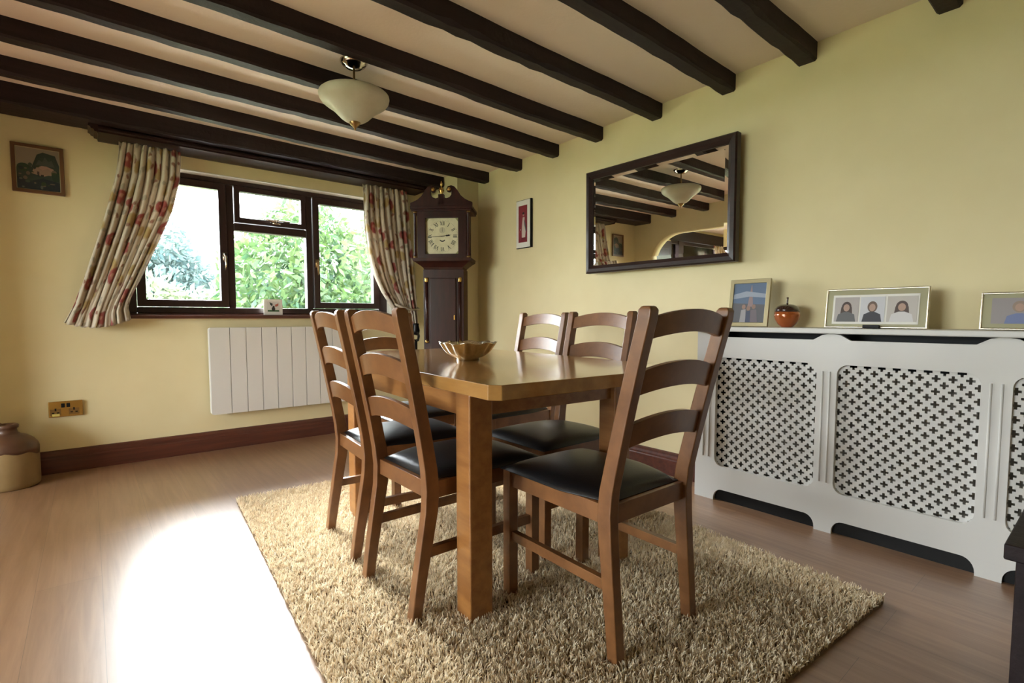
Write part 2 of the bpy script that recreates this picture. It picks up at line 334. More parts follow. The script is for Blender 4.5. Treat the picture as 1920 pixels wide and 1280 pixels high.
bm = bmesh.new(); prism(bm, [(4.325, .992), (4.325, 1.012), (4.335, 1.02), (4.47, 1.02), (4.47, 1.03), (4.50, 1.03), (4.50, .992)], .165, 2.21, 'x'); 
mk('window_sill', bm, M['skirting'], win)
# lit reveal lining
bm = B((WX0 - .002, WX0 + .004, YB, 4.47, WZ0, WZ1), (WX1 - .004, WX1 + .002, YB, 4.47, WZ0, WZ1), (WX0, WX1, YB, 4.47, WZ1 - .004, WZ1 + .002)); struct('trim_2', bm, M['wallwhite'])
# other windows of the house, seen in the mirror or lighting the room
def simple_window(name, along, a0, a1, z0, z1, p0, p1, m, n):
    bm = bmesh.new(); fw = .06
    def bb(s0, s1, u0, u1):
        if along == 'y': box(bm, p0, p1, s0, s1, u0, u1)
        else: box(bm, s0, s1, p0, p1, u0, u1)
    bb(a0, a1, z0, z0 + fw); bb(a0, a1, z1 - fw, z1)
    for i in range(n + 1):
        c = a0 + (a1 - a0) * i / n; s0 = max(a0, c - fw / 2); s1 = min(a1, c + fw / 2)
        if i == 0: s0, s1 = a0, a0 + fw
        if i == n: s0, s1 = a1 - fw, a1
        bb(s0, s1, z0, z1)
    o = struct(name, bm, m); bm = bmesh.new(); q = (p0 + p1) / 2
    if along == 'y': box(bm, q - .002, q + .002, a0, a1, z0, z1)
    else: box(bm, a0, a1, q - .002, q + .002, z0, z1)
    mk('pane', bm, M['glass'], o); return o
simple_window('window_2', 'y', .9, 3.4, .45, 2.1, -3.75, -3.68, M['pvc'], 3)
simple_window('window_3', 'x', -3.4, -1.78, .5, 2.15, 4.53, 4.60, M['pvc'], 1)
mk('mullion', B((-2.19, -2.05, 4.51, 4.62, .5, 2.15)), M['pvc'], bpy.data.objects['window_3'])

# ------------------------------------------------------------------ curtains
pelmet = empty('curtain_pelmet', (0, 0, 0), 0, 'dark moulded wooden pelmet running above both floral curtains', 'pelmet')
bm = bmesh.new(); prism(bm, [(4.20, 2.214), (4.185, 2.195), (4.185, 2.185), (4.20, 2.178), (4.20, 2.168), (4.34, 2.150), (4.369, 2.150), (4.369, 2.214)], .09, 2.42, 'x')
mk('moulding', bm, M['darkwood'], pelmet)
for x, s in ((.09, -1), (2.42, 1)):
    bm = bmesh.new(); pts = [(0, 2.213), (.045, 2.213), (.05, 2.196), (.038, 2.19), (.036, 2.182), (.022, 2.178), (.02, 2.168), (.004, 2.164), (0, 2.15)]
    prism(bm, [(x + s * p[0], p[1]) for p in pts], 4.19, 4.369, 'y'); mk('end_scroll', bm, M['darkwood'], pelmet)
def curtain(name, Lf, Rf, z1, z0, ybase, npl, amp, label, tie=None, folds=2.4, extra=None):
    """Lf/Rf: edge x as function of t 0(top)..1(bottom)"""
    root = empty(name, (0, 0, 0), 0, label, 'curtain')
    nu, nv = npl * 14, 90; verts = []; uvs = []
    width = 1.55
    for j in range(nv + 1):
        t = j / nv; l, r = Lf(t), Rf(t)
        for i in range(nu + 1):
            u = i / nu; ph = u * npl * 2 * PI
            head = max(0, 1 - t / .055)
            sh = .5 + .5 * t
            y = ybase + amp * (1 - .55 * head) * (math.sin(ph + .8 * math.sin(3 * t + u * 5)) * (1 + .35 * math.sin(u * 17)) + .35 * math.sin(ph * 2.0 + t * 4) * sh)
            y += .006 * math.sin(ph * 3) * head
            x = l + (r - l) * (u + .018 * math.sin(ph + 1.1) * (1 - head) + .01 * math.sin(u * 23 + t * 5))
            z = z1 + (z0(u) - z1) * t + .004 * math.sin(ph + .6) * t - (.012 * (math.sin(u * 40)) * head * .4)
            if extra: x, y, z = extra(u, t, x, y, z)
            verts.append((x, y, z)); uvs.append((u * width, (1 - t) * 1.25))
    faces = [(j * (nu + 1) + i, j * (nu + 1) + i + 1, (j + 1) * (nu + 1) + i + 1, (j + 1) * (nu + 1) + i) for j in range(nv) for i in range(nu)]
    me = bpy.data.meshes.new(name); me.from_pydata(verts, [], faces); ul = me.uv_layers.new(name='UVMap')
    for lp in me.loops: ul.data[lp.index].uv = uvs[lp.vertex_index]
    o = mk('fabric', me, M['floral'], root, smooth=True); s = o.modifiers.new('thick', 'SOLIDIFY'); s.thickness = .004
    bm = bmesh.new(); 
    tube(bm, [(Lf(0) + .01, ybase + .02, z1 - .055), (Rf(0) - .01, ybase + .02, z1 - .055)], .004)
    mk('heading_tape', bm, M['linen'], root)
    return root
def interp(pts):
    def f(t):
        for (a, b), (c, d) in zip(pts, pts[1:]):
            if t <= c: 
                k = (t - a) / (c - a); return b + (d - b) * k
        return pts[-1][1]
    return f
Lf = interp([(0, .195), (.17, .165), (.45, .085), (.72, -.005), (.9, -.07), (1, -.125)])
Rf = interp([(0, .535), (.17, .520), (.35, .47), (.5, .40), (.76, .275), (.88, .215), (.93, .20), (1, .212)])
curtain('curtain', Lf, Rf, 2.150, lambda u: .965 - .04 * math.sin(PI * u) + .02 * u, 4.275, 9, .022, 'floral curtain left of the window, swept out to the left over the wall')
Lr = interp([(0, 1.862), (.25, 1.866), (.5, 1.905), (.65, 1.96), (.75, 2.02), (.88, 2.13), (1, 2.19)])
Rr = interp([(0, 2.28), (.3, 2.31), (.5, 2.34), (.8, 2.37), (1, 2.385)])
curtain('curtain', Lr, Rr, 2.150, lambda u: .93, 4.275, 9, .022, 'floral curtain right of the window, hanging beside the tall clock')
tb = bmesh.new(); tube(tb, [(2.13, 4.235, 1.12), (2.2, 4.215, 1.09), (2.3, 4.22, 1.07), (2.39, 4.26, 1.08), (2.40, 4.34, 1.10)], .010); o = mk('tieback', tb, M['floral'], bpy.data.objects['curtain.001'], smooth=True)
curtain('curtain', interp([(0, -3.48), (1, -3.48)]), interp([(0, -2.98), (1, -3.12)]), 2.12, lambda u: .45, 4.40, 6, .02, 'floral curtain in the next room, seen only in the mirror')

# ------------------------------------------------------------------ electric heater
h = empty('panel_heater', (.67, 4.365, .28), 0, 'white flat panel heater with vertical grooves on the wall under the window', 'heater')
bm = bmesh.new(); HW, HH = 1.04, .645
gx = [.135 + .11 * i for i in range(8)]
prof = rrect(0, HW, 0, HH, .018)
bmp = plate(prof, [], .045, lambda u, v, w: (u, -.075 + w, v)); mk('body', bmp, M['plastic'], h, bevel=.006)
edges = [0.0] + gx + [HW]
for i in range(9):
    a, b_ = edges[i] + .0022, edges[i + 1] - .0022
    cor = ('bc' if i == 0 else '') + ('ad' if i == 8 else '')
    bmp = plate(rrect(a, b_, 0, HH, .018, corners=cor), [], .010, lambda u, v, w: (u, -.085 + w, v)); mk('front_slat', bmp, M['plastic'], h, bevel=.002)
for x_ in (.2, .8): mk('bracket', B((x_, x_ + .04, -.03, 0, .1, .5)), M['plastic'], h)

# ------------------------------------------------------------------ pictures and frames
def picture(name, w, hgt, layers, parent, y=0, bgc=(.7, .7, .7)):
    """flat print in the local xz plane facing -y; layers: (points, colour)"""
    bm = bmesh.new(); mats = [flat(bgc)]; idx = {bgc: 0}
    box(bm, 0, w, y, y + .001, 0, hgt, 0); k = 0
    for pts, c in layers:
        if c not in idx: idx[c] = len(mats); mats.append(flat(c))
        k += 1; vs = [bm.verts.new((min(max(p[0], 0), 1) * w, y - .00012 * k, min(max(p[1], 0), 1) * hgt)) for p in pts]
        f = bm.faces.new(vs); f.material_index = idx[c]
    me = bpy.data.meshes.new(name); bm.to_mesh(me); bm.free()
    o = bpy.data.objects.new(name, me); COL.objects.link(o)
    for m_ in mats: me.materials.append(m_)
    o.parent = parent; return o
def frame(w, hgt, fw, d, m, parent, name='frame', y=0, bev=.003):
    bm = plate([(0, 0), (w, 0), (w, hgt), (0, hgt)], [[(fw, fw), (w - fw, fw), (w - fw, hgt - fw), (fw, hgt - fw)]], d, lambda u, v, ww: (u, y + ww, v)); return mk(name, bm, m, parent, bevel=bev)
E_ = ellipse
# landscape on the window wall
p = empty('framed_picture', (-.328, 4.35, 1.768), 0, 'small framed landscape painting in a brown wooden frame left of the window', 'picture')
frame(.243, .294, .020, .018, mat('brown_frame', (.13, .060, .028), .4), p)
frame(.207, .258, .005, .004, M['goldframe'], p, 'slip', .008).location = (.018, 0, .018)
q = picture('painting', .201, .252, [([(0, .55), (.3, .62), (.55, .6), (1, .68), (1, 1), (0, 1)], (.27, .22, .17)), ([(.35, .55), (.48, .86), (.62, .93), (.9, .88), (1, .6), (1, 0), (0, 0), (0, .5), (.2, .62)], (.035, .050, .040)),
    ([(.34, .4), (.4, .52), (.62, .62), (.85, .55), (.88, .44), (.6, .34)], (.34, .20, .15)), ([(.44, .60), (.52, .74), (.60, .70), (.66, .82), (.74, .72), (.82, .76), (.88, .60)], (.065, .075, .065)), ([(.55, .34), (.62, .34), (.62, .46), (.55, .46)], (.03, .02, .02)),
    ([(0, 0), (1, 0), (1, .22), (.6, .3), (.3, .2), (0, .3)], (.015, .022, .030)), (E_(.16, .52, .14, .10), (.03, .055, .03)), (E_(.9, .38, .1, .14), (.02, .04, .025))] + [(E_(random.uniform(.05, .95), random.uniform(.05, .62), random.uniform(.02, .07), random.uniform(.015, .05), 9), random.choice([(.05, .07, .05), (.02, .03, .03), (.09, .10, .08), (.03, .05, .02), (.14, .10, .07)])) for _ in range(34)] + [([(.40, .38), (.40, .48), (.50, .56), (.60, .49), (.72, .55), (.80, .48), (.80, .38)], (.27, .18, .13)), ([(.47, .38), (.47, .45), (.52, .45), (.52, .38)], (.05, .03, .03))], p, .012, (.2, .18, .14)); q.location = (.021, 0, .021)
# red picture on the right wall (local -y faces -x)
p = empty('framed_picture', (XR - .022, 3.325, 1.575), -PI / 2, 'small narrow red picture in a white mount on the right wall near the clock', 'picture')
mk('frame', B((0, .185, .0, .018, 0, .392)), M['black'], p)
mk('mount', B((.004, .175, -.003, 0, .004, .388)), M['paper'], p)
q = picture('print', .108, .300, [([(.40, .10), (.75, .10), (.85, .3), (.72, .55), (.70, .68), (.50, .68), (.42, .5), (.38, .3)], (.52, .44, .40)), (E_(.58, .74, .09, .035), (.40, .22, .18)), (E_(.57, .785, .12, .03), (.012, .010, .012)),
    ([(.62, .66), (.8, .5), (.95, .3), (.85, .28), (.7, .45)], (.10, .09, .10)), ([(.35, .06), (.9, .06), (.9, .13), (.35, .13)], (.16, .02, .03)), (E_(.25, .35, .05, .02), (.45, .3, .3)), ([(.05, .27), (.2, .27), (.2, .33), (.05, .33)], (.30, .05, .05))], p, -.0045, (.24, .022, .035)); q.location = (.034, 0, .046)
# mirror on the right wall: local x runs toward -y
mi = empty('wall_mirror', (2.722, 1.93, 1.655), 0, 'large rectangular mirror in a wide dark brown wooden frame on the right wall', 'mirror')
mi.rotation_euler = (math.radians(.6), 0, -PI / 2 + math.radians(1.2))
mw, mh = 1.07, .695
def mf(o): o.location = (-mw / 2, 0, -mh / 2); return o
bm = bmesh.new(); fw = .052
pr_ = [(0, .045), (0, .004), (.008, -.004), (.030, -.006), (fw, .012), (fw, .045)]   # profile: inward offset, y
rings = []
for (sx, sz, ix, iz) in ((0, 0, 1, 1), (mw, 0, -1, 1), (mw, mh, -1, -1), (0, mh, 1, -1)):
    rings.append([bm.verts.new((sx + ix * a, yy, sz + iz * a)) for a, yy in pr_])
for i in range(4):
    a, b_ = rings[i], rings[(i + 1) % 4]
    for k in range(6): bm.faces.new((a[k], a[(k + 1) % 6], b_[(k + 1) % 6], b_[k]))
mf(mk('frame', bm, M['darkwood'], mi))
bm = bmesh.new(); bw = .022; g0, g1 = fw - .004, fw + bw
v = [bm.verts.new(c) for c in ((g0, .019, g0), (mw - g0, .019, g0), (mw - g0, .019, mh - g0), (g0, .019, mh - g0), (g1, .0165, g1), (mw - g1, .0165, g1), (mw - g1, .0165, mh - g1), (g1, .0165, mh - g1))]
bm.faces.new(v[4:]); 
for i in range(4): bm.faces.new((v[i], v[(i + 1) % 4], v[4 + (i + 1) % 4], v[4 + i]))
mf(mk('glass', bm, M['mirror'], mi))
mf(mk('backing', B((.02, mw - .02, .03, .075, .02, mh - .02)), M['black'], mi))

# ------------------------------------------------------------------ radiator cover
cv = empty('radiator_cover', (2.61, 0, 0), 0, 'long white radiator cabinet with cross-pierced panels along the right wall', 'radiator cover')
T = .018; fxc = lambda u, v, w: (w, u, v)
y0c, y1c = -.33, 1.53; CT = .926
def foot(a, b): return [(a, 0)] + [(a + .045 - .045 * math.cos(math.radians(t)), .012 + .053 * math.sin(math.radians(t))) for t in range(0, 91, 15)] + [(b - .045 + .045 * math.sin(math.radians(t)), .012 + .053 * math.cos(math.radians(t))) for t in range(0, 91, 15)] + [(b, 0)]
def slot(a, b): return [(b, CT), (b - .03, CT - .006), (b - .07, CT - .030), (a + .07, CT - .030), (a + .03, CT - .006), (a, CT)]
bays = [(-.245, .262), (.350, .838), (.922, 1.418)]
outl = [(y0c, 0)]
for a, b in bays: outl += foot(a - .01, b + .0)
outl += [(y1c, 0), (y1c, CT)]
for a, b in reversed(bays): outl += slot(a - .05, b + .02)
outl += [(y0c, CT)]
holes = [rrect(a, b, .192, .786, .045) for a, b in bays]
for c in (.294 + .006, .322 + .004, .864 - .002, .893 + .002, 1.462, 1.492):
    pass
mk('front_board', plate(outl, holes, T, fxc), M['coverwhite'], cv, bevel=.0025)
for c in (.290, .322, .866, .896, 1.452, 1.484, -.272, -.302):      # sunk flutes: half-round beads either side of a groove
    bm = bmesh.new(); tube(bm, [(-.0005, c, .235), (-.0005, c, .752)], .0042, 10); mk('flute', bm, M['coverwhite'], cv, smooth=True)
mk('top_shelf', B((-.035, .209, y0c - .035, y1c + .035, CT, .951)), M['coverwhite'], cv, bevel=.006, seg=3)
mk('side_panel', B((T, .209, y1c - T, y1c, 0, CT)), M['coverwhite'], cv); mk('side_panel', B((T, .209, y0c, y0c + T, 0, CT)), M['coverwhite'], cv)
hp = .0262
def plus(cx, cz_, s=.0142, w=.0048):
    n = .0115
    return [(cx - w, cz_ - s), (cx + w, cz_ - s), (cx + w, cz_ - w), (cx + s, cz_ - w), (cx + s, cz_ + w), (cx + w, cz_ + w), (cx + w, cz_ + s), (cx - w, cz_ + s), (cx - w, cz_ + w), (cx - s, cz_ + w), (cx - s, cz_ - w), (cx - w, cz_ - w)]
for a, b in bays:
    hs = []; A0, A1, Z0, Z1 = a - .02, b + .02, .172, .806
    ni, nj = int((A1 - A0) / hp), int((Z1 - Z0) / hp)
    for i in range(1, ni):
        for j in range(1, nj):
            if (i + j) % 2 == 0: hs.append(plus(A0 + (A1 - A0) * i / ni, Z0 + (Z1 - Z0) * j / nj))
    mk('pierced_panel', plate([(A0, Z0), (A1, Z0), (A1, Z1), (A0, Z1)], hs, .004, lambda u, v, w: (T + .001 + w, u, v)), M['coverwhite'], cv)
mk('foot_shade_board', B((T + .006, T + .014, y0c + T, y1c - T, .0, .12)), M['black'], cv)  # black board added so the foot cutouts read as deep shade
mk('inner_shade_panel', B((.196, .204, y0c + T, y1c - T, .0, CT - .001)), M['black'], cv)  # added black sheet, stands in for the shaded cabinet interior
rad = empty('radiator', (2.70, 0, .145), 0, 'plain metal radiator hidden behind the pierced white panels', 'radiator')
bm = bmesh.new(); pts = []
yy = -.1
while yy < 1.4: pts += [(yy, 0), (yy + .015, .012), (yy + .035, .012), (yy + .05, 0)]; yy += .05
prof = [(p_[1], p_[0]) for p_ in pts]
bm2 = [( -p_[1], p_[0]) for p_ in pts] + [(.03, pts[-1][0]), (.03, pts[0][0])]
prism(bm, bm2, 0, .62, 'z'); mk('panel', bm, mat('radiator_enamel', (.36, .34, .30), .5), rad)
for y_ in (.1, 1.2): mk('bracket', B((.03, .104, y_, y_ + .04, -.1, .3)), M['plastic'], rad)

# things on the shelf; local x runs toward -y (image right), facing -x
ZS = .951
def shelf_frame(name, y, w, hgt, x, lean, yaw, label):
    p = empty(name, (x, y, ZS + .002), 0, label, 'photo frame'); p.rotation_euler = (math.radians(-lean), 0, -PI / 2 + math.radians(yaw)); return p
p = shelf_frame('photo_frame', 1.397, .215, .252, 2.67, 8, 0, 'upright champagne photo frame with a family before a tower, leftmost on the cabinet')
frame(.215, .252, .022, .014, M['goldframe'], p); 
q = picture('photo', .171, .208, [([(0, 0), (1, 0), (1, .45), (0, .5)], (.10, .10, .11)), ([(.46, .4), (.54, .95), (.56, .95), (.64, .4)], (.28, .20, .20)), (E_(.35, .4, .06, .06), (.30, .18, .14)), (E_(.5, .36, .06, .06), (.28, .17, .13)), (E_(.66, .4, .06, .06), (.26, .16, .12)),
    ([(.25, 0), (.28, .32), (.42, .34), (.44, 0)], (.34, .32, .33)), ([(.43, 0), (.44, .28), (.56, .3), (.58, 0)], (.06, .07, .12)), ([(.58, 0), (.58, .32), (.75, .33), (.8, 0)], (.16, .13, .15)), ([(0, .72), (.4, .80), (1, .72), (1, .62), (.5, .66), (0, .6)], (.30, .34, .42))], p, .006, (.10, .15, .24)); q.location = (.022, 0, .022)
mk('easel_leg', B((.09, .125, .014, .020, .0, .15)), M['black'], p)
ap = empty('lidded_jar', (2.70, 1.098, ZS), 0, 'apple-shaped copper-brown lidded jar between two photo frames', 'jar')
bm = bmesh.new(); lathe(bm, [(.0, .0), (.026, .0), (.030, .004), (.044, .018), (.056, .040), (.060, .060), (.058, .078)], n=36); mk('bowl', bm, M['copper'], ap, smooth=True)
bm = bmesh.new(); lathe(bm, [(.0585, .078), (.056, .090), (.046, .104), (.030, .113), (.012, .116), (.005, .112)], n=36); tube(bm, [(0, 0, .110), (0, 0, .125), (.003, 0, .140), (.006, .002, .148)], [.006, .004, .004, .006]); mk('lid', bm, mat('dark_glaze', (.035, .014, .010), .12, coat=1), ap, smooth=True)
def person(cx, hair, top, face=(.42, .27, .20), h=.62, long=True, k=1.0):
    out = person_(cx, hair, top, face, h, long)
    return [([(cx + (px_ - cx) * k, pz_) for px_, pz_ in pts_], col_) for pts_, col_ in out]
def person_(cx, hair, top, face, h, long):
    L_ = [(E_(cx, h, .15, .22), hair)]
    if long: L_.append(([(cx - .16, h), (cx - .19, .25), (cx + .19, .25), (cx + .16, h)], hair))
    L_ += [([(cx - .30, 0), (cx - .25, .30), (cx - .07, .40), (cx + .07, .40), (cx + .25, .30), (cx + .30, 0)], top), (E_(cx, h - .03, .095, .15), face)]
    return L_
p = shelf_frame('photo_frame', .915, .385, .180, 2.66, 8, 0, 'wide silver-edged glass photo frame holding three portraits on the cabinet')
frame(.385, .180, .008, .012, M['silver'], p)
mk('glass_border', B((.006, .379, .003, .007, .006, .174)), flat((.40, .38, .24), .15), p)
mk('mount', B((.030, .352, .001, .003, .018, .150)), M['paper'], p)
for i, (hr, tp, bgc, lg) in enumerate((((.05, .025, .015), (.10, .10, .10), (.42, .38, .36), True), ((.12, .07, .045), (.02, .02, .03), (.55, .55, .58), False), ((.06, .03, .02), (.62, .60, .60), (.50, .46, .42), True))):
    w_ = (.096, .092, .106)[i]; x_ = (.038, .140, .240)[i]
    q = picture('photo', w_, .112, person(.5, hr, tp, long=lg, k=1.35, h=.60), p, -.0004, bgc); q.location = (x_, 0, .028)
mk('stand', B((.16, .22, -.02, .05, -.001, .012)), M['black'], p)
p = shelf_frame('photo_frame', .372, .30, .145, 2.655, 8, 0, 'low glass-edged photo frame of two people, rightmost on the cabinet')
frame(.30, .145, .008, .012, M['silver'], p); mk('glass_border', B((.006, .294, .003, .007, .006, .139)), flat((.40, .38, .24), .15), p)
q = picture('photo', .24, .098, person(.32, (.30, .22, .17), (.16, .20, .38), h=.66, long=False, k=.55) + person(.74, (.05, .035, .03), (.10, .10, .14), h=.66, k=.55) , p, .001, (.30, .27, .27)); q.location = (.032, 0, .024)

# ------------------------------------------------------------------ socket, card, jug
p = empty('wall_socket', (-.222, 4.352, .362), 0, 'brass double wall socket with dark inserts low on the window wall', 'socket')
mk('plate', B((0, .168, 0, .009, 0, .100)), M['brass'], p, bevel=.003)
for x in (.062, .088): mk('switch', B((x, x + .018, -.006, 0, .060, .086)), M['black'], p, bevel=.002)
for x in (.034, .124):
    bm = B((x - .026, x + .026, -.0015, 0, .012, .052)); mk('outlet', bm, M['darkbrass'], p)
    mk('pin_hole', B((x - .004, x + .004, -.0025, 0, .040, .056), (x - .018, x - .006, -.0025, 0, .024, .031), (x + .006, x + .018, -.0025, 0, .024, .031)), M['black'], p)
mk('plate_glint', B((.016, .054, -.010, -.0015, .006, .022)), flat((.72, .62, .18)), p, bevel=.002)  # bright reflection on the brass plate, put in as a yellow block
p = empty('greeting_card', (1.078, 4.40, 1.021), 0, 'small white square card with a black cat drawing on the window sill', 'card')
mk('card', B((0, .138, 0, .002, 0, .124), (0, .138, .02, .022, 0, .12)), M['paper'], p)
q = picture('drawing', .096, .084, [([(.05, .05), (.95, .05), (.95, .2), (.05, .2)], (.04, .12, .04)), (E_(.5, .3, .14, .2), (.015, .015, .015)), (E_(.52, .5, .08, .1), (.015, .015, .015)), ([(.2, .95), (.45, .8), (.4, .55), (.25, .7)], (.05, .06, .05)), ([(.62, .7), (.9, .85), (.88, .6), (.66, .5)], (.42, .12, .08))], p, -.0012, (.68, .66, .62)); q.location = (.021, 0, .022)
jg = empty('stoneware_jug', (-.40, 4.19, 0), 2.6, 'two-tone stoneware flagon, brown shoulder over tan body, on the floor by the socket', 'jug')
bm = bmesh.new(); lathe(bm, [(.0, 0), (.128, 0), (.137, .008), (.139, .03), (.139, .215), (.136, .228)], n=48); mk('body', bm, M['stone1'], jg, smooth=True)
def drip(k, a, r, z): return (r, z + (.010 * math.sin(a * 3 + 1) + .008 * math.sin(a * 7) if k == 0 else 0))
bm = bmesh.new(); lathe(bm, [(.1395, .205), (.1395, .228), (.134, .250), (.118, .275), (.090, .298), (.060, .312), (.048, .322), (.044, .345), (.052, .350), (.054, .366), (.048, .372), (.030, .370), (.028, .33)], n=48, wave=drip); mk('shoulder', bm, M['stone2'], jg, smooth=True)
bm = bmesh.new(); tube(bm, [(.04, -.03, .352), (.075, -.055, .362), (.098, -.07, .345), (.105, -.078, .31), (.098, -.07, .28)], .010, 10); mk('handle', bm, M['stone2'], jg, smooth=True)

# ------------------------------------------------------------------ tall clock
ck = empty('longcase_clock', (2.34, 3.75, 0), math.radians(-44), 'tall dark mahogany longcase clock with square painted dial in the corner', 'clock')
MH = M['mahog']
mk('base', B((-.235, .235, -.02, .22, .09, .50), (-.25, .25, -.035, .225, 0, .09)), MH, ck, bevel=.004)
bm = bmesh.new(); prism(bm, [(-.215, .50), (-.21, .52), (-.16, .56), (.16, .56), (.21, .52), (.215, .50)], -.012, .215, 'y'); mk('waist_moulding', bm, MH, ck)
mk('trunk', B((-.172, .178, 0, .20, .56, 1.41)), MH, ck, bevel=.003)
d = mk('door', B((-.112, .112, -.012, 0, .62, 1.335)), MH, ck, bevel=.006); mk('escutcheon', B((.092, .102, -.016, -.012, .98, 1.02)), M['brass'], d)
for s in (-1, 1):
    bm = bmesh.new(); lathe(bm, [(.013, .80), (.013, 1.30)], (s * .143, -.002, 0), 16); c_ = mk('quarter_column', bm, MH, ck, smooth=True)
    bm = bmesh.new(); lathe(bm, [(.015, 1.30), (.017, 1.305), (.017, 1.335), (.015, 1.34)], (s * .143, -.002, 0), 16); b2 = bmesh.new(); lathe(b2, [(.017, .78), (.017, .80)], (s * .143, -.002, 0), 16); mk('brass_base', b2, M['brass'], c_, smooth=True); mk('brass_capital', bm, M['brass'], c_, smooth=True)
bm = bmesh.new()
for k, (z, w_, dd) in enumerate(((1.41, .165, .0), (1.425, .172, .006), (1.44, .19, .02), (1.465, .225, .045), (1.475, .245, .06), (1.50, .250, .065))):
    if k: 
        z_, pw, pd = prev
        v = [bm.verts.new(c) for c in ((-pw, -pd, z_), (pw, -pd, z_), (pw, .21, z_), (-pw, .21, z_), (-w_, -dd, z), (w_, -dd, z), (w_, .21, z), (-w_, .21, z))]
        for q in ((0, 1, 2, 3), (4, 5, 6, 7), (0, 1, 5, 4), (1, 2, 6, 5), (2, 3, 7, 6), (3, 0, 4, 7)): bm.faces.new([v[i] for i in q])
    prev = (z, w_, dd)
mk('throat_moulding', bm, MH, ck)
hood = mk('hood', plate([(-.21, 1.50), (.21, 1.50), (.21, 1.90), (-.21, 1.90)], [[(-.139, 1.535), (.139, 1.535), (.139, 1.835), (-.139, 1.835)]], .035, lambda u, v, w: (u, -.045 + w, v)), MH, ck, bevel=.004)
mk('hood_box', B((-.21, .21, .012, .20, 1.50, 1.92), (-.21, -.19, -.02, .012, 1.50, 1.92), (.19, .21, -.02, .012, 1.50, 1.92)), MH, ck)
for s in (-1, 1):
    bm = bmesh.new(); lathe(bm, [(.014, 1.515), (.015, 1.53), (.011, 1.56), (.0125, 1.70), (.011, 1.84), (.015, 1.865), (.016, 1.875)], (s * .226, -.045, 0), 16); c_ = mk('hood_column', bm, MH, ck, smooth=True)
    bm = bmesh.new(); b2 = bmesh.new(); lathe(b2, [(.017, 1.50), (.017, 1.515)], (s * .226, -.045, 0), 16); mk('brass_base', b2, M['darkbrass'], c_, smooth=True); lathe(bm, [(.017, 1.875), (.017, 1.888)], (s * .226, -.045, 0), 16); mk('brass_capital', bm, M['darkbrass'], c_, smooth=True)
mk('cornice', B((-.255, .255, -.065, .21, 1.888, 1.905), (-.262, .262, -.072, .21, 1.905, 1.93)), MH, ck, bevel=.003)
def neck(s):
    up = [(.262, 1.93), (.262, 1.958), (.235, 1.968), (.20, 1.985), (.165, 2.015), (.140, 2.055), (.115, 2.085), (.085, 2.098), (.055, 2.088), (.043, 2.065), (.052, 2.045), (.075, 2.040), (.088, 2.052)]
    lo = [(.086, 2.02), (.07, 2.0), (.045, 1.992), (.02, 2.0), (0, 2.004), (0, 1.93)]
    return [(s * a, z) for a, z in up + lo]
for s in (-1, 1):
    bm = bmesh.new(); prism(bm, neck(s), -.06, -.035, 'y'); sn = mk('swan_neck', bm, MH, ck, bevel=.003)
    bm = bmesh.new(); lathe(bm, [(0, 0), (.016, 0), (.018, .006), (.012, .014), (.0, .018)], n=20); o = mk('rosette', bm, M['brass'], sn, smooth=True); o.rotation_euler = (PI / 2, 0, 0); o.location = (s * .068, -.060, 2.064)
mk('plinth', B((-.024, .024, -.06, -.02, 1.93, 2.025)), MH, ck)
bm = bmesh.new(); lathe(bm, [(.0, 2.025), (.014, 2.025), (.012, 2.035), (.022, 2.05), (.024, 2.062), (.016, 2.078), (.006, 2.085), (.006, 2.095), (.013, 2.105), (.010, 2.118), (.0, 2.14)], (0, -.04, 0), 20); mk('finial', bm, M['brass'], ck, smooth=True)
dial = mk('dial', B((-.150, .150, -.016, -.012, 1.52, 1.85)), mat('painted_dial', (.72, .69, .48), .35, noise=((14, 14, 14), (.62, .58, .37), 3)), ck)
ink = flat((.03, .03, .022)); cxd, czd = 0, 1.685
def strokes(bm, segs, ang, R, sc, w=.0034):
    for (x0, z0, x1, z1, ww) in segs:
        a = Vector((x0 * sc, 0, z0 * sc)); b_ = Vector((x1 * sc, 0, z1 * sc)); dvec = (b_ - a).normalized(); n_ = Vector((-dvec.z, 0, dvec.x)) * ww * w / 2
        vs = []
        for p_ in (a + n_, a - n_, b_ - n_, b_ + n_):
            x, z = p_.x, p_.z + R; vs.append(bm.verts.new((cxd + x * math.cos(ang) + z * math.sin(ang), -.0165, czd - x * math.sin(ang) + z * math.cos(ang))))
        bm.faces.new(vs)
NUM = ['XII', 'I', 'II', 'III', 'IIII', 'V', 'VI', 'VII', 'VIII', 'IX', 'X', 'XI']
bm = bmesh.new(); adv = {'I': .28, 'V': .62, 'X': .66}
for i, s_ in enumerate(NUM):
    tot = sum(adv[c] for c in s_); x = -tot / 2; segs = []
    for c in s_:
        w_ = adv[c]; m0, m1 = x + .07, x + w_ - .07
        if c == 'I': segs.append((x + w_ / 2, -.5, x + w_ / 2, .5, 1.5))
        if c == 'V': segs += [(m0, .5, (m0 + m1) / 2, -.5, 1.6), (m1, .5, (m0 + m1) / 2, -.5, .8)]
        if c == 'X': segs += [(m0, .5, m1, -.5, 1.6), (m1, .5, m0, -.5, .8)]
        x += w_
    strokes(bm, segs, i * PI / 6, .108, .034)
for i in range(60): strokes(bm, [(0, -.5, 0, .5, .5)], i * PI / 30, .131, .006)
me = bpy.data.meshes.new('numerals'); bm.to_mesh(me); bm.free(); me.materials.append(ink); o = bpy.data.objects.new('numerals', me); COL.objects.link(o); o.parent = dial
